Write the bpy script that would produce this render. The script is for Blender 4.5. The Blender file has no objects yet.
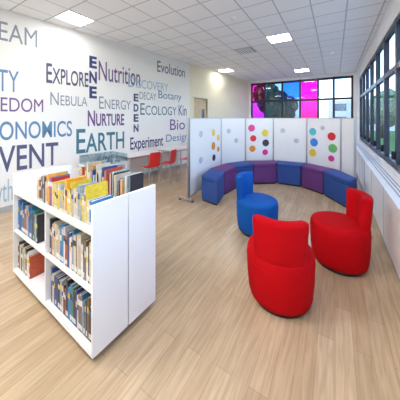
import bpy, bmesh, math, random
from mathutils import Vector, Matrix
random.seed(7)
S=bpy.context.scene
try: S.view_settings.view_transform='Standard'
except Exception as e: print(e)
COL=S.collection

# ---------- materials ----------
def mat(name,col,rough=.5,metal=0,noise=0,nscale=20,bump=0,spec=.5,emit=None,es=0):
    m=bpy.data.materials.new(name); m.use_nodes=True
    nt=m.node_tree; b=nt.nodes['Principled BSDF']
    b.inputs['Base Color'].default_value=(*col,1)
    b.inputs['Roughness'].default_value=rough
    b.inputs['Metallic'].default_value=metal
    b.inputs['Specular IOR Level'].default_value=spec
    tc=nt.nodes.new('ShaderNodeTexCoord')
    n=nt.nodes.new('ShaderNodeTexNoise'); n.inputs['Scale'].default_value=nscale
    nt.links.new(tc.outputs['Object'],n.inputs['Vector'])
    if noise:
        r=nt.nodes.new('ShaderNodeMixRGB'); r.blend_type='MULTIPLY'
        r.inputs['Color1'].default_value=(*col,1)
        cr=nt.nodes.new('ShaderNodeValToRGB')
        cr.color_ramp.elements[0].color=(1-noise,)*3+(1,); cr.color_ramp.elements[1].color=(1,1,1,1)
        cr.color_ramp.elements[0].position=.3; cr.color_ramp.elements[1].position=.7
        r.inputs['Fac'].default_value=1
        nt.links.new(n.outputs['Fac'],cr.inputs['Fac']); nt.links.new(cr.outputs['Color'],r.inputs['Color2'])
        nt.links.new(r.outputs['Color'],b.inputs['Base Color'])
    if bump:
        bp=nt.nodes.new('ShaderNodeBump'); bp.inputs['Strength'].default_value=bump; bp.inputs['Distance'].default_value=.01
        nt.links.new(n.outputs['Fac'],bp.inputs['Height']); nt.links.new(bp.outputs['Normal'],b.inputs['Normal'])
    if emit:
        b.inputs['Emission Color'].default_value=(*emit,1); b.inputs['Emission Strength'].default_value=es
    return m
def glass(name,col=(1,1,1),g=.08):
    m=bpy.data.materials.new(name); m.use_nodes=True; nt=m.node_tree
    nt.nodes.clear(); o=nt.nodes.new('ShaderNodeOutputMaterial'); t=nt.nodes.new('ShaderNodeBsdfTransparent')
    t.inputs['Color'].default_value=(*col,1); gl=nt.nodes.new('ShaderNodeBsdfGlossy'); gl.inputs['Roughness'].default_value=.03
    mx=nt.nodes.new('ShaderNodeMixShader'); mx.inputs['Fac'].default_value=g
    nt.links.new(t.outputs[0],mx.inputs[1]); nt.links.new(gl.outputs[0],mx.inputs[2]); nt.links.new(mx.outputs[0],o.inputs['Surface'])
    return m
M={}
M['wall']=mat('wall_paint',(.91,.905,.89),.7,noise=.02,nscale=3,bump=.02)
M['cream']=mat('cream_paint',(.88,.83,.64),.7,noise=.02,nscale=3)
M['lam']=mat('white_laminate',(.90,.90,.90),.35,noise=.02,nscale=4)
M['screen']=mat('screen_white',(.90,.90,.90),.4,noise=.02,nscale=4)
M['skirt']=mat('skirting_grey',(.42,.43,.45),.5,noise=.05)
M['frame']=mat('dark_frame',(.012,.016,.035),.35,noise=.1)
M['red']=mat('red_fabric',(.52,.002,.006),.8,noise=.18,nscale=160,bump=.25,spec=.1)
M['blue']=mat('blue_fabric',(.006,.10,.42),.75,noise=.18,nscale=160,bump=.25,spec=.15)
M['bblue']=mat('bench_blue',(.03,.08,.30),.6,noise=.1,nscale=120,bump=.15,spec=.25)
M['bpurp']=mat('bench_purple',(.14,.045,.20),.6,noise=.1,nscale=120,bump=.15,spec=.25)
M['black']=mat('black_plastic',(.015,.015,.017),.4,noise=.1)
M['metal']=mat('grey_metal',(.6,.6,.62),.3,metal=.9,noise=.05)
M['redp']=mat('red_plastic',(.65,.02,.02),.35,noise=.05)
M['lamp']=mat('light_diffuser',(1,1,1),.5,noise=.01,emit=(1,.98,.95),es=20)
M['lampb']=mat('light_diffuser_bright',(1,1,1),.5,noise=.01,emit=(1,.98,.95),es=42)
M['grass']=mat('grass',(.08,.20,.04),.9,noise=.5,nscale=3)
M['pave']=mat('paving',(.70,.68,.62),.9,noise=.1,nscale=2)
M['leaf']=mat('foliage',(.05,.14,.035),.8,noise=.7,nscale=4,bump=.8)
M['bark']=mat('bark',(.09,.06,.04),.9,noise=.5,nscale=10)
M['brick']=mat('building_render',(.55,.55,.58),.8,noise=.1,nscale=2)
M['bwin']=mat('building_glass',(.05,.09,.16),.1,noise=.1)
M['glass']=glass('clear_glass',(.74,.82,.90),.06)
M['gsolar']=glass('solar_glass',(.35,.45,.70),.06)
M['gpink']=glass('pink_film_glass',(.70,.05,.45),.05)
M['gpurp']=glass('purple_film_glass',(.45,.10,.75),.05)
M['gblue']=glass('blue_film_glass',(.10,.28,.75),.05)
M['acry']=glass('acrylic',(.85,.92,.95),.12)

def floor_mat():
    m=bpy.data.materials.new('oak_planks'); m.use_nodes=True; nt=m.node_tree; b=nt.nodes['Principled BSDF']
    L=nt.links.new
    tc=nt.nodes.new('ShaderNodeTexCoord'); mp=nt.nodes.new('ShaderNodeMapping'); mp.inputs['Rotation'].default_value=(0,0,math.radians(90))
    L(tc.outputs['Object'],mp.inputs['Vector'])
    br=nt.nodes.new('ShaderNodeTexBrick'); br.inputs['Scale'].default_value=1
    br.inputs['Brick Width'].default_value=1.1; br.inputs['Row Height'].default_value=.13
    br.inputs['Mortar Size'].default_value=.0018; br.inputs['Mortar Smooth'].default_value=.3
    br.inputs['Color1'].default_value=(.56,.42,.275,1); br.inputs['Color2'].default_value=(.48,.35,.22,1); br.inputs['Mortar'].default_value=(.33,.23,.14,1)
    br.offset=.37
    L(mp.outputs[0],br.inputs['Vector'])
    mp2=nt.nodes.new('ShaderNodeMapping'); mp2.inputs['Scale'].default_value=(1.2,16,1)
    L(mp.outputs[0],mp2.inputs['Vector'])
    n=nt.nodes.new('ShaderNodeTexNoise'); n.inputs['Scale'].default_value=2.2; n.inputs['Detail'].default_value=6; n.inputs['Distortion'].default_value=.6
    L(mp2.outputs[0],n.inputs['Vector'])
    cr=nt.nodes.new('ShaderNodeValToRGB'); cr.color_ramp.elements[0].position=.35; cr.color_ramp.elements[1].position=.65
    cr.color_ramp.elements[0].color=(.84,.82,.79,1); cr.color_ramp.elements[1].color=(1.06,1.06,1.05,1)
    L(n.outputs['Fac'],cr.inputs['Fac'])
    mx=nt.nodes.new('ShaderNodeMixRGB'); mx.blend_type='MULTIPLY'; mx.inputs['Fac'].default_value=1
    L(br.outputs['Color'],mx.inputs['Color1']); L(cr.outputs['Color'],mx.inputs['Color2']); L(mx.outputs[0],b.inputs['Base Color'])
    b.inputs['Roughness'].default_value=.24; b.inputs['Specular IOR Level'].default_value=.5
    return m
M['floor']=floor_mat()
def ceil_mat():
    m=bpy.data.materials.new('ceiling_tiles'); m.use_nodes=True; nt=m.node_tree; b=nt.nodes['Principled BSDF']; L=nt.links.new
    tc=nt.nodes.new('ShaderNodeTexCoord'); mp=nt.nodes.new('ShaderNodeMapping'); mp.inputs['Location'].default_value=(-.2,0,0)
    br=nt.nodes.new('ShaderNodeTexBrick'); br.offset=0; br.inputs['Scale'].default_value=1
    br.inputs['Brick Width'].default_value=.6; br.inputs['Row Height'].default_value=.6; br.inputs['Mortar Size'].default_value=.013
    br.inputs['Color1'].default_value=(.96,.96,.96,1); br.inputs['Color2'].default_value=(.93,.93,.93,1); br.inputs['Mortar'].default_value=(.56,.57,.60,1)
    L(tc.outputs['Object'],mp.inputs['Vector']); L(mp.outputs[0],br.inputs['Vector']); L(br.outputs['Color'],b.inputs['Base Color']); b.inputs['Roughness'].default_value=.8
    return m
M['ceil']=ceil_mat()

# ---------- mesh helpers ----------
def newobj(name,bm,mats,parent=None,loc=(0,0,0),rot=0,smooth=False):
    bmesh.ops.recalc_face_normals(bm,faces=bm.faces[:])
    me=bpy.data.meshes.new(name); bm.to_mesh(me); bm.free()
    for m in (mats if isinstance(mats,list) else [mats]): me.materials.append(m)
    if smooth:
        for p in me.polygons: p.use_smooth=True
    o=bpy.data.objects.new(name,me); COL.objects.link(o); o.location=loc; o.rotation_euler=(0,0,rot)
    if parent: o.parent=parent
    return o
def empty(name,loc=(0,0,0),rot=0,parent=None):
    e=bpy.data.objects.new(name,None); COL.objects.link(e); e.location=loc; e.rotation_euler=(0,0,rot); e.empty_display_size=.1
    if parent: e.parent=parent
    return e
def addbox(bm,lo,hi,mi=0):
    vs=[bm.verts.new((x,y,z)) for x in (lo[0],hi[0]) for y in (lo[1],hi[1]) for z in (lo[2],hi[2])]
    fs=[(0,1,3,2),(4,6,7,5),(0,4,5,1),(2,3,7,6),(0,2,6,4),(1,5,7,3)]
    for f in fs:
        fc=bm.faces.new([vs[i] for i in f]); fc.material_index=mi
    return vs
def boxes(name,lst,m,parent=None,loc=(0,0,0),rot=0,bevel=0):
    bm=bmesh.new()
    for b in lst: addbox(bm,b[0],b[1],b[2] if len(b)>2 else 0)
    o=newobj(name,bm,m,parent,loc,rot)
    if bevel:
        md=o.modifiers.new('bev','BEVEL'); md.width=bevel; md.segments=2; md.limit_method='ANGLE'
    return o
def prism(name,pts,z0,z1,m,parent=None,bevel=0,loc=(0,0,0)):
    bm=bmesh.new()
    a=[bm.verts.new((p[0],p[1],z0)) for p in pts]; b=[bm.verts.new((p[0],p[1],z1)) for p in pts]
    bm.faces.new(a[::-1]); bm.faces.new(b); n=len(pts)
    for i in range(n): bm.faces.new((a[i],a[(i+1)%n],b[(i+1)%n],b[i]))
    o=newobj(name,bm,m,parent,loc)
    if bevel:
        md=o.modifiers.new('bev','BEVEL'); md.width=bevel; md.segments=3; md.limit_method='ANGLE'
    return o
def tube(name,p0,p1,r,m,parent=None,seg=12):
    p0=Vector(p0);p1=Vector(p1);d=p1-p0
    bm=bmesh.new(); bmesh.ops.create_cone(bm,cap_ends=True,segments=seg,radius1=r,radius2=r,depth=d.length)
    bmesh.ops.rotate(bm,verts=bm.verts,cent=(0,0,0),matrix=d.to_track_quat('Z','Y').to_matrix())
    bmesh.ops.translate(bm,verts=bm.verts,vec=(p0+p1)/2)
    return newobj(name,bm,m,parent,smooth=False)
def lathe(name,prof,m,parent=None,seg=48,loc=(0,0,0),smooth=True):
    bm=bmesh.new(); rings=[]
    for r,z in prof:
        if r<1e-5: rings.append([bm.verts.new((0,0,z))])
        else: rings.append([bm.verts.new((r*math.cos(2*math.pi*i/seg),r*math.sin(2*math.pi*i/seg),z)) for i in range(seg)])
    for k in range(len(rings)-1):
        A,B=rings[k],rings[k+1]
        for i in range(seg):
            j=(i+1)%seg
            if len(A)==1 and len(B)>1: bm.faces.new((A[0],B[i],B[j]))
            elif len(B)==1 and len(A)>1: bm.faces.new((A[i],A[j],B[0]))
            elif len(A)>1: bm.faces.new((A[i],A[j],B[j],B[i]))
    return newobj(name,bm,m,parent,loc,smooth=smooth)

# ---------- room ----------
H=4.1; Y0=-1.2; YB=12.8; XR=.9; XC=.6
SL=.1167; LA=-math.atan(SL); LX=-5.894; K=math.sqrt(1+SL*SL)
def lx(y): return LX+SL*y
def floorpoly(name,z0,z1,m,e=0):
    return prism(name,[(lx(Y0)-.0,Y0),(XR,Y0),(XR,YB),(lx(YB),YB)],z0,z1,m)
floorpoly('floor',-.1,0,M['floor']); floorpoly('ceiling',H,H+.1,M['ceil'])
d0,d1,dz=7.65*K,8.6*K,2.75
boxes('wall_left',[((-.15,Y0*K,0),(0,7.4*K,H)),((-.15,7.4*K,0),(0,d0,H),1),((-.15,d1,0),(0,YB*K,H),1),((-.15,d0,dz),(0,d1,H),1)],[M['wall'],M['cream']],loc=(LX,0,0),rot=LA)
boxes('baseboard_left',[((.001,Y0*K,0),(.02,d0-.07,.11)),((.001,d1+.07,0),(.02,YB*K-.02,.11))],M['skirt'],loc=(LX,0,0),rot=LA)
dr=empty('door_1',(LX,0,0),LA)
boxes('door_leaf',[((-.1,d0+.01,.01),(-.05,d1-.01,dz-.01))],mat('door_maple',(.72,.58,.36),.45,noise=.15,nscale=6),dr)
boxes('door_frame',[((-.12,d0-.06,0),(.02,d0,dz+.06)),((-.12,d1,0),(.02,d1+.06,dz+.06)),((-.12,d0,dz),(.02,d1,dz+.06))],M['cream'],dr)
boxes('door_vision_panel',[((-.049,d0+.6,1.3),(-.045,d0+.8,2.3))],M['bwin'],dr)
tube('door_handle',(-.03,d0+.85,1.3),(-.03,d0+.73,1.3),.015,M['metal'],dr)
boxes('wall_front',[((lx(Y0)-.1,Y0-.15,0),(XR+.15,Y0,H))],M['wall'])
WZ0,WZ1=1.0,3.65
WY0,WY1=-.4,11.7
boxes('wall_right',[((XR,Y0,0),(XR+.15,YB,WZ0)),((XR,Y0,WZ1),(XR+.15,YB,H)),((XR,Y0,WZ0),(XR+.15,WY0,WZ1)),((XR,WY1,WZ0),(XR+.15,YB,WZ1))],M['wall'])
nm=11; w=(WY1-WY0)/nm
wi=empty('window_1',(0,0,0))
fr=[]
for i in range(nm+1):
    y=WY0+i*w; fr.append(((XR+.01,y-.05,WZ0),(XR+.10,y+.05,WZ1)))
for z in (WZ0,2.75,WZ1-.1): fr.append(((XR+.015,WY0,z),(XR+.095,WY1,z+.1)))
boxes('window_frame',fr,M['frame'],wi)
boxes('window_glass',[((XR+.05,WY0,WZ0),(XR+.055,WY1,WZ1))],M['glass'],wi)
boxes('window_sill',[((XR-.03,WY0,WZ0-.04),(XR+.02,WY1,WZ0))],M['lam'],wi)
boxes('window_handles',[((XR-.03,WY0+i*w+.1,1.15),(XR+.02,WY0+i*w+.13,1.3)) for i in range(nm)],M['black'],wi)
rc=empty('radiator_casing')
boxes('casing_body',[((XC,Y0+.05,.14),(XR-.002,11.6,.90))],M['lam'],rc,bevel=.006)
boxes('casing_plinth',[((XC+.03,Y0+.05,0),(XR-.002,11.6,.14))],M['skirt'],rc)
boxes('casing_seams',[((XC-.004,y,.14),(XC+.001,y+.008,.9)) for y in [0.5+1.2*i for i in range(9)]],M['skirt'],rc)
boxes('casing_grille',[((XC+dx,Y0+.3,.9),(XC+dx+.02,11.4,.905)) for dx in (.09,.14,.19)],M['skirt'],rc)
boxes('baseboard_right',[((XR-.02,11.62,0),(XR-.001,YB-.02,.11))],M['skirt'])
gx0,gx1=lx(YB)+.12,XR-.15
zt=3.95
boxes('wall_back',[((lx(YB)-.1,YB,0),(gx0,YB+.15,H)),((gx1,YB,0),(XR+.15,YB+.15,H)),((gx0,YB,zt),(gx1,YB+.15,H)),((gx0,YB,0),(gx1,YB+.15,.15))],M['wall'])
wb=empty('window_2')
xs=[gx0+.04,-3.45,-2.5,-1.59,-.74,-.05,gx1-.04]
fr=[((x-.05,YB+.02,.15),(x+.05,YB+.1,zt)) for x in xs]
for z in (.15,2.8,zt-.12): fr.append(((gx0,YB+.025,z),(gx1,YB+.095,z+.11)))
boxes('curtain_wall_frame',fr,M['frame'],wb)
gm={0:('gpurp','gpink'),1:('gsolar','gsolar'),2:('gsolar','gblue'),3:('gpink','gpink'),4:('glass','glass'),5:('glass','glass')}
for i in range(6):
    lo,up=gm[i]
    boxes('pane_lower_%d'%i,[((xs[i],YB+.05,.2),(xs[i+1],YB+.055,2.82))],M[lo],wb)
    boxes('pane_upper_%d'%i,[((xs[i],YB+.05,2.85),(xs[i+1],YB+.055,zt-.05))],M[up],wb)
boxes('baseboard_back',[((lx(YB)+.03,YB-.02,0),(XR-.03,YB-.001,.11))],M['skirt'])

# ---------- lettering on left wall ----------
teal=mat('letter_teal',(.07,.20,.26),.6,noise=.03); navy=mat('letter_navy',(.05,.06,.20),.6,noise=.03)
grey=mat('letter_grey',(.28,.32,.40),.6,noise=.03); blue2=mat('letter_blue',(.12,.26,.46),.6,noise=.03)
pur=mat('letter_purple',(.18,.10,.28),.6,noise=.03); lb=mat('letter_lightblue',(.36,.55,.68),.6,noise=.03); dk=mat('letter_slate',(.09,.10,.20),.6,noise=.03)
wl=empty('wall_lettering',(LX,0,0),LA)
def word(t,ya,yb,z0,z1,m,bold=0,cap=0):
    cu=bpy.data.curves.new('w','FONT'); cu.body=t; cu.size=1; cu.extrude=0; cu.offset=bold
    if cap and len(t)>1:
        cu.small_caps_scale=.8
        for ch in cu.body_format[1:]: ch.use_small_caps=True
        cu.body=t[0]+t[1:].lower()
        for ch in cu.body_format[1:]: ch.use_small_caps=True
    o=bpy.data.objects.new('w',cu); COL.objects.link(o)
    dg=bpy.context.evaluated_depsgraph_get(); me=bpy.data.meshes.new_from_object(o.evaluated_get(dg))
    bpy.data.objects.remove(o)
    X=[v.co.x for v in me.vertices]; Yv=[v.co.y for v in me.vertices]
    x0,x1,y0,y1=min(X),max(X),min(Yv),max(Yv)
    for v in me.vertices:
        a=(v.co.x-x0)/(x1-x0); b=(v.co.y-y0)/(y1-y0)
        v.co=(.006,(ya+(yb-ya)*a)*K,z0+(z1-z0)*b)
    me.materials.clear(); me.materials.append(m)
    o=bpy.data.objects.new('word_'+t.lower(),me); COL.objects.link(o); o.parent=wl
for a in [('TEAM',1.4,2.27,3.46,3.84,grey),('CITY',1.35,1.95,2.43,2.88,blue2),('FREEDOM',1.25,2.38,2.03,2.32,pur),
 ('ECONOMICS',1.3,2.98,1.45,1.83,blue2,.01),('EVENT',1.45,2.68,.80,1.33,dk,.01),('Growth',1.2,1.85,.20,.66,lb),
 ('EXPLORE',2.44,3.38,2.70,3.16,dk,.01,1),('NEBULA',2.52,3.35,2.2,2.50,grey,0,1),('Nutrition',3.65,4.99,2.92,3.46,pur,.005),
 ('ENERGY',3.66,4.65,2.15,2.49,grey,0,1),('NURTURE',3.36,4.42,1.68,2.10,pur,.02,1),('EARTH',3.08,4.42,1.0,1.62,teal,.01,1),
 ('KINETIC',3.6,4.45,.56,.92,blue2,0,1),('Experiment',4.63,5.96,.80,1.30,navy,.01),('ECOLOGY',5.0,6.63,2.0,2.38,teal,0,1),
 ('Evolution',5.7,7.1,3.5,3.88,dk),('DISCOVERY',4.56,6.2,2.85,3.2,lb,0,1),('DECAY',4.97,5.65,2.5,2.74,grey),
 ('Bio',6.3,7.1,1.45,1.85,pur),('Botany',5.75,6.9,2.5,2.85,blue2),('Design',6.1,7.3,.95,1.3,blue2),('Kin',6.75,7.2,2.0,2.4,navy),
 ('E',3.40,3.60,3.22,3.54,navy,.04),('N',3.40,3.60,2.82,3.14,navy,.04),('E',3.40,3.60,2.42,2.74,navy,.04),
 ('E',4.75,4.93,2.42,2.66,dk,.04),('D',4.75,4.93,2.1,2.34,dk,.04),('E',4.75,4.93,1.78,2.02,dk,.04),('N',4.75,4.93,1.46,1.70,dk,.04)]:
    word(*a)

# ---------- ceiling fittings ----------
def snap(x,o=0): return (math.floor((x-o)/.6)+.5)*.6+o
for (x,y,br_) in [(-5.1,2.5,0),(-1.3,6.3,1),(-1.3,11.0,1),(-4.0,9.2,0),(-1.3,1.4,0),(-3.4,.3,1),(-3.3,-.5,1),(-.3,-.4,1),(-1.6,-.9,1),(-4.6,-.5,0)]:  # panels above and behind the camera are unseen, added to brighten the room
    x,y=snap(x,.2),snap(y)
    e=empty('ceiling_panel_or_fill_light',(x,y,H))
    boxes('diffuser',[((-.27,-.27,-.012),(.27,.27,-.002))],M['lampb'] if br_ else M['lamp'],e)
    boxes('trim_frame',[((-.3,-.3,-.016),(-.27,.3,-.001)),((.27,-.3,-.016),(.3,.3,-.001)),((-.27,-.3,-.016),(.27,-.27,-.001)),((-.27,.27,-.016),(.27,.3,-.001))],M['lam'],e)
e=empty('air_vent',(snap(-2.4,.2),snap(6.6),H))
boxes('vent_plate',[((-.28,-.28,-.02),(.28,.28,-.002))],M['skirt'],e)
boxes('vent_louvres',[((-.28+.08*i,-.28,-.03),(-.25+.08*i,.28,-.02)) for i in range(7)],M['lam'],e)
for p in [(-2.1,4.5),(-3.3,6.9),(-.3,8.7)]:
    e=lathe('smoke_detector',[(0,-.06),(.05,-.06),(.07,-.03),(.07,-.001),(0,-.001)],M['lam'],loc=(snap(p[0],.2),snap(p[1]),H))

# ---------- tub chairs ----------
def tub(cx,cy,face,m):
    e=empty('tub_chair',(cx,cy,0),face)
    lathe('foot_ring',[(0,.0),(.27,.0),(.27,.035),(0,.035)],M['black'],e)
    pr=[(0,.035),(.28,.035),(.305,.05),(.32,.10),(.335,.25),(.34,.40),(.338,.50),(.325,.535),(.29,.552),(.2,.558),(0,.56)]
    o=lathe('seat_drum',pr,m,e)
    o=lathe('seat_piping',[(.338,.43),(.344,.436),(.338,.442)],m,e)
    bm=bmesh.new(); n=18; span=math.radians(50)
    zs=[.44,.56,.69,.82,.905,.93]
    grid=[]
    for side in (0,1):
        rows=[]
        for k,z in enumerate(zs):
            t=(z-.44)/.49
            ro=.325+.04*t ; ri=.20+.045*t
            if k==len(zs)-1: ro-=.02; ri+=.02
            row=[]
            for i in range(n+1):
                s=-1+2*i/n
                a=s*span*(1+.03*t)
                r=ro if side==0 else ri
                if abs(s)>.94: r=(ro*.8+ri*.2) if side==0 else (ri*.8+ro*.2)
                row.append(bm.verts.new((r*math.cos(a),r*math.sin(a),z-(.012*abs(s)**8 if k>=4 else 0))))
            rows.append(row)
        grid.append(rows)
    for k in range(len(zs)-1):
        for i in range(n):
            for g in grid: bm.faces.new((g[k][i],g[k][i+1],g[k+1][i+1],g[k+1][i]))
        for i in (0,n): bm.faces.new((grid[0][k][i],grid[1][k][i],grid[1][k+1][i],grid[0][k+1][i]))
    for k in (0,len(zs)-1):
        for i in range(n): bm.faces.new((grid[0][k][i],grid[0][k][i+1],grid[1][k][i+1],grid[1][k][i]))
    o=newobj('backrest',bm,m,e,smooth=True); md=o.modifiers.new('ss','SUBSURF'); md.levels=2; md.render_levels=2
    return e
tub(-.505,2.45,math.radians(-78),M['red'])
tub(.045,3.43,math.radians(20),M['red'])
tub(-1.12,3.66,math.radians(172),M['blue'])

# ---------- curved bench of wedge stools ----------
I=[(-2.14,4.2),(-2.3,4.9),(-2.25,5.6),(-1.98,6.15),(-1.42,6.55),(-.8,6.6),(-.25,6.2),(.25,5.45)]
O=[(-2.62,4.32),(-2.76,5.0),(-2.7,5.8),(-2.32,6.5),(-1.55,7.03),(-.65,7.06),(.05,6.6),(.42,5.85)]
for i in range(7):
    P=[Vector((*I[i],0)),Vector((*I[i+1],0)),Vector((*O[i+1],0)),Vector((*O[i],0))]
    c=sum(P,Vector())/4
    def ins(g): return [((p-c)*(1-g)).to_tuple()[:2] for p in P]
    m=M['bblue'] if i%2==0 else M['bpurp']
    e=empty('wedge_stool',(c.x,c.y,0))
    prism('stool_feet',ins(.12),0,.04,M['black'],e)
    prism('stool_body',ins(.03),.04,.50,m,e,bevel=.015)
    prism('stool_cushion',ins(.015),.50,.60,m,e,bevel=.025)

# ---------- folding screen ----------
SP=[(-2.85,4.15),(-2.9,5.9),(-2.45,6.75),(-1.7,7.3),(-.72,7.35),(.15,6.85),(.42,6.42)]
fs=empty('folding_screen')
top=1.9
cols={'p':(.75,.05,.3),'o':(.8,.3,.03),'b':(.05,.25,.75),'g':(.15,.5,.15),'y':(.85,.65,.05),'r':(.7,.03,.04),'k':(.05,.05,.07),'c':(.1,.55,.65),'w':(.55,.6,.65)}
CM={k:mat('disc_'+k,v,.25,noise=.03) for k,v in cols.items()}
dots={0:[(.70,1.5,'y',.1),(.70,1.13,'o',.12),(.72,.80,'k',.1),(.3,1.5,'w',.09),(.3,.85,'w',.09),(.88,1.33,'y',.09),(.88,1.0,'o',.08)],
 1:[(.3,1.5,'w',.08),(.6,1.2,'w',.08)],
 2:[(.22,1.58,'p',.12),(.28,1.25,'r',.11),(.25,.92,'o',.11),(.70,1.42,'y',.12),(.72,1.10,'k',.12),(.70,.8,'p',.1)],
 3:[(.3,1.5,'w',.08),(.7,1.2,'w',.08)],
 4:[(.2,1.5,'c',.12),(.24,1.19,'b',.13),(.2,.88,'y',.12),(.75,1.4,'r',.12),(.78,1.08,'g',.13),(.5,1.62,'w',.07),(.74,.8,'p',.09)],5:[]}
for i in range(6):
    a=Vector((*SP[i],0)); b=Vector((*SP[i+1],0)); d=b-a; L=d.length; ang=math.atan2(d.y,d.x)
    pe=empty('panel_%d'%(i+1),a,ang,fs)
    boxes('board',[((.03,-.02,.12),(L-.03,.02,top-.015))],M['screen'],pe,bevel=.004)
    boxes('edge_frame',[((.012,-.025,.05),(.03,.025,top)),((L-.03,-.025,.05),(L-.012,.025,top)),((.03,-.025,top-.015),(L-.03,.025,top)),((.03,-.025,.10),(L-.03,.025,.12))],M['metal'],pe)
    boxes('foot_pads',[((.01,-.03,0),(.05,.03,.05)),((L-.05,-.03,0),(L-.01,.03,.05))],M['black'],pe)
    for j,(t,z,c,r) in enumerate(dots[i]):
        bm=bmesh.new(); bmesh.ops.create_cone(bm,cap_ends=True,segments=32,radius1=r*.92,radius2=r*.92,depth=.05)
        bmesh.ops.rotate(bm,verts=bm.verts,cent=(0,0,0),matrix=Matrix.Rotation(math.radians(90),3,'X'))
        newobj('porthole_%d'%j,bm,CM[c],pe,loc=(t*L,0,z))
ft=empty('screen_stabiliser',(-2.86,4.13,0),0,fs)
boxes('foot_bar',[((-.24,-.03,.03),(.14,.03,.07))],M['metal'],ft)
boxes('castors',[((-.24,-.02,0),(-.20,.02,.03)),((.10,-.02,0),(.14,.02,.03))],M['black'],ft)
tube('post',(0,0,.05),(0,0,1.9),.02,M['metal'],ft)

# ---------- bookcase ----------
bc=empty('bookcase',(-1.574,1.0,0),math.radians(-2.5))
L=1.72; D=.325; T=.022
zb,z1,z2,zt2=.10,.56,1.01,1.23
def unit(y0,front,nm_):
    bl=[((-T,y0,.06),(0,y0+D,zt2)),((-L,y0,.06),(-L+T,y0+D,zt2)),((-L/2-T/2,y0+.01,zb),(-L/2+T/2,y0+D-.01,z2))]
    for z in (zb,z1,z2): bl.append(((-L+T,y0+.005,z-.02),(-T,y0+D-.005,z)))
    yb=(y0+D-.018,y0+D-.004) if front>0 else (y0+.004,y0+.018)
    bl.append(((-L+T,yb[0],.06),(-T,yb[1],zt2-.08)))
    yl=(y0,y0+.014) if front>0 else (y0+D-.014,y0+D)
    bl.append(((-L+T,yl[0],z2),(-T,yl[1],z2+.05)))
    bl.append(((-L+T,yl[0]+.0,.06),(-T,yl[1],zb-.02)))
    boxes(nm_,bl,M['lam'],bc,bevel=.003)
unit(0,1,'shelf_unit_a'); unit(D+.012,-1,'shelf_unit_b')
boxes('tray_divider',[((-1.10,.02,z2),(-1.085,.30,z2+.27)),((-1.10,.36,z2),(-1.085,.64,z2+.27))],M['lam'],bc)
for k,(x,y) in enumerate([(-.08,.06),(-.08,.60),(-L+.08,.06),(-L+.08,.60),(-L/2,.06),(-L/2,.60)]):
    tube('castor_%d'%k,(x-.015,y,.03),(x+.015,y,.03),.03,M['black'],bc)
    boxes('castor_fork_%d'%k,[((x-.02,y-.015,.035),(x+.02,y+.015,.06))],M['metal'],bc)
bcols=[(.70,.64,.52),(.50,.08,.03),(.80,.36,.03),(.03,.08,.30),(.03,.03,.04),(.55,.48,.36),(.06,.24,.14),(.80,.60,.04),(.45,.02,.03),(.04,.24,.50),(.85,.85,.82),(.24,.13,.06),(.35,.42,.48)]
BM=[mat('book_cover_%d'%i,c,.45,noise=.25,nscale=30) for i,c in enumerate(bcols)]+[mat('book_pages',(.8,.76,.66),.8,noise=.15,nscale=90)]
PG=len(bcols)
def row(bm,x0,x1,y0,z,dirn,pal,hmin=.26,hmax=.37,dep=.2):
    x=x0
    while x<x1-.02:
        w=random.uniform(.014,.042); 
        if x+w>x1: break
        h=random.uniform(hmin,hmax); dd=dep*random.uniform(.8,1); c=random.choice(pal)
        ya,yb=(y0,y0+dd) if dirn>0 else (y0-dd,y0)
        ct=.0025
        addbox(bm,(x,ya,z),(x+ct,yb,z+h),c); addbox(bm,(x+w-ct,ya,z),(x+w,yb,z+h),c)
        if dirn>0: addbox(bm,(x+ct,ya,z),(x+w-ct,ya+ct,z+h),c); addbox(bm,(x+ct,ya+ct,z+.004),(x+w-ct,yb-.006,z+h-.006),PG)
        else: addbox(bm,(x+ct,yb-ct,z),(x+w-ct,yb,z+h),c); addbox(bm,(x+ct,ya+.006,z+.004),(x+w-ct,yb-ct,z+h-.006),PG)
        c2=random.choice([0,3,4,7,10])
        zz=z+h*random.uniform(.55,.75)
        yy=ya if dirn>0 else yb
        addbox(bm,(x+.001,yy-.001,zz),(x+w-.001,yy+.001,zz+h*.15),c2)
        if random.random()<.6: addbox(bm,(x+.002,yy-.001,z+.02),(x+w-.002,yy+.001,z+.06),10)
        x+=w+.0012
bm=bmesh.new()
warm=[0,1,2,2,7,7,5,0,10,8,3,0,12,4,9,2]; mid=[0,5,11,4,9,3,0,10,1]; dark=[3,3,4,9,1,11,3,6,12]
row(bm,-1.07,-.03,.03,z2+.002,1,warm,.22,.34,.2)
row(bm,-1.07,-.12,.62,z2+.002,-1,warm,.25,.37,.2)
row(bm,-.83,-.03,.04,z1+.002,1,mid,.26,.36)
row(bm,-1.69,-1.12,.04,z1+.002,1,dark,.26,.36)
row(bm,-.80,-.03,.04,zb+.002,1,dark+mid,.24,.34)
row(bm,-1.69,-1.30,.04,zb+.002,1,mid,.24,.34)
row(bm,-1.6,-.9,.62,z1+.002,-1,mid); row(bm,-.8,-.1,.62,zb+.002,-1,dark)
newobj('books',bm,BM,None,(-1.574,1.0,0),math.radians(-2.5))

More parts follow.
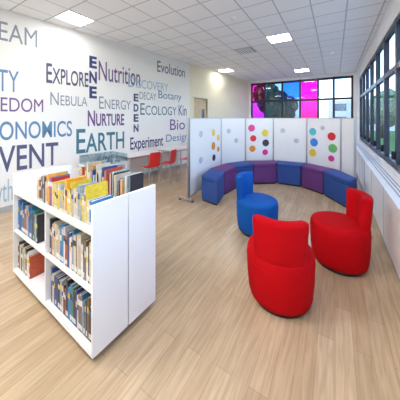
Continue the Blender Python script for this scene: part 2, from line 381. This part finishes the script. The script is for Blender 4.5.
# ---------- tables and chairs along left wall ----------
def table(x,y,lxx,lyy,rot=LA,h=.86):
    e=empty('white_table',(x,y,0),rot)
    boxes('table_top',[((-lxx/2,-lyy/2,h-.03),(lxx/2,lyy/2,h))],M['lam'],e,bevel=.006)
    boxes('apron',[((-lxx/2+.04,-lyy/2+.04,h-.08),(lxx/2-.04,lyy/2-.04,h-.03))],M['metal'],e)
    for k,(sx,sy) in enumerate([(-1,-1),(1,-1),(-1,1),(1,1)]):
        tube('leg_%d'%(k+1),(sx*(lxx/2-.05),sy*(lyy/2-.05),0),(sx*(lxx/2-.05),sy*(lyy/2-.05),h-.04),.02,M['metal'],e)
    return e
table(-4.93,4.65,.7,1.2); table(-4.75,6.15,.7,1.2)
def pchair(x,y,rot):
    e=empty('plastic_chair',(x,y,0),rot)   # back toward +x local
    bm=bmesh.new(); prof=[(-.2,.53),(-.19,.56),(-.1,.55),(.05,.545),(.15,.555),(.19,.60),(.215,.72),(.235,.86),(.245,.96),(.24,.985)]
    rows=[]
    for k,(px,pz) in enumerate(prof):
        r=[]
        for i in range(9):
            s=-1+i/4; wdt=.21-(.03 if k in(0,9) else 0)-(.02 if k>5 else 0)
            dz=.02*s*s if k<5 else 0; dx=-.035*s*s if k>=5 else 0
            r.append(bm.verts.new((px+dx,s*wdt,pz+dz)))
        rows.append(r)
    for k in range(len(rows)-1):
        for i in range(8): bm.faces.new((rows[k][i],rows[k][i+1],rows[k+1][i+1],rows[k+1][i]))
    o=newobj('seat_shell',bm,M['redp'],e,smooth=True)
    md=o.modifiers.new('so','SOLIDIFY'); md.thickness=.012
    md=o.modifiers.new('ss','SUBSURF'); md.levels=1; md.render_levels=2
    for k,(sx,sy) in enumerate([(-1,-1),(1,-1),(-1,1),(1,1)]):
        tube('leg_%d'%(k+1),(sx*.19,sy*.19,0),(sx*.13,sy*.15,.545),.012,M['metal'],e)
    tube('leg_brace_1',(-.13,-.15,.535),(-.13,.15,.535),.01,M['metal'],e); tube('leg_brace_2',(.13,-.15,.535),(.13,.15,.535),.01,M['metal'],e)
pchair(-4.32,4.45,math.radians(-8)); pchair(-4.22,5.05,math.radians(12)); pchair(-4.12,5.95,math.radians(-4)); pchair(-4.1,6.75,math.radians(10))
dt=empty('display_case_table',(-4.95,3.45,0),LA)
boxes('case_legs',[((sx*.33-.02,sy*.42-.02,0),(sx*.33+.02,sy*.42+.02,.78)) for sx in(-1,1) for sy in (-1,1)],M['lam'],dt)
boxes('case_rails',[((-.33,-.44,.2),(-.31,.44,.24)),((.31,-.44,.2),(.33,.44,.24)),((-.33,-.44,.2),(.33,-.42,.24)),((-.33,.42,.2),(.33,.44,.24))],M['lam'],dt)
boxes('case_base',[((-.37,-.46,.74),(.37,.46,.78))],M['lam'],dt)
boxes('case_box',[((-.35,-.44,.78),(-.34,.44,.98)),((.34,-.44,.78),(.35,.44,.98)),((-.34,-.44,.78),(.34,-.43,.98)),((-.34,.43,.78),(.34,.44,.98)),((-.35,-.44,.98),(.35,.44,.985))],M['acry'],dt)
bmx=[]
for i in range(12):
    x=random.uniform(-.26,.24); y=random.uniform(-.36,.34); bmx.append(((x,y,.781),(x+random.uniform(.04,.08),y+random.uniform(.04,.1),.8+random.uniform(.01,.1))))
boxes('exhibits',bmx,M['skirt'],dt)

# ---------- outdoors ----------
boxes('outdoor_ground',[((-40,YB+.2,-.12),(60,70,-.08)),((XR+7,-30,-.12),(60,YB+.2,-.08))],M['grass'])
boxes('path_and_bounce_ground',[((-12,YB+.3,-.08),(2.5,YB+3.5,-.06)),((XR+.2,-12,-.12),(XR+7,YB+.2,-.08))],M['pave'])  # strip outside right windows is added pale ground, bouncing light onto the ceiling
def tree(x,y,h,r):
    e=empty('tree',(x,y,-.08))
    lathe('trunk',[(0,0),(.22,0),(.14,h*.4),(.08,h*.75),(0,h*.75)],M['bark'],e,seg=10)
    bm=bmesh.new()
    for k in range(9):
        ret=bmesh.ops.create_icosphere(bm,subdivisions=3,radius=r*random.uniform(.45,.7))
        off=Vector((random.uniform(-.6,.6)*r,random.uniform(-.6,.6)*r,h*.65+random.uniform(-.5,.6)*r))
        for v in ret['verts']:
            v.co=v.co*(1+random.uniform(-.12,.12))+off
    newobj('canopy',bm,M['leaf'],e)
for p in [(-4.6,21,5,1.7),(-12,27,6,2.4),(4.0,28,4.2,1.7),(6.5,24,4.5,1.8),(10,15,4,1.5),(13,9,4,1.8),(9,30,6,2.3)]: tree(*p)
ob=empty('office_building',(9,44,-.08))
boxes('block',[((-10,0,0),(9,8,5))],M['brick'],ob)
boxes('building_windows',[((-9+2.5*i,-.05,1+2.2*j),(-7.4+2.5*i,.0,2.2+2.2*j)) for i in range(7) for j in range(2)],M['bwin'],ob)

# ---------- world, camera ----------
w=bpy.data.worlds.new('sky'); S.world=w; w.use_nodes=True; nt=w.node_tree
sk=nt.nodes.new('ShaderNodeTexSky'); sk.sky_type='NISHITA'; sk.sun_disc=False; sk.sun_elevation=math.radians(45); sk.sun_rotation=math.radians(-120)
hs=nt.nodes.new('ShaderNodeHueSaturation'); hs.inputs['Saturation'].default_value=.75
nt.links.new(sk.outputs[0],hs.inputs['Color'])
nt.links.new(hs.outputs[0],nt.nodes['Background'].inputs['Color']); nt.nodes['Background'].inputs['Strength'].default_value=1.05
cd=bpy.data.cameras.new('camera'); cd.sensor_width=36; cd.lens=19.8; cd.shift_y=-.205; cd.clip_start=.05
co=bpy.data.objects.new('camera',cd); COL.objects.link(co); co.location=(0,0,1.9); co.rotation_euler=(math.radians(90),0,math.radians(31.53))
S.camera=co
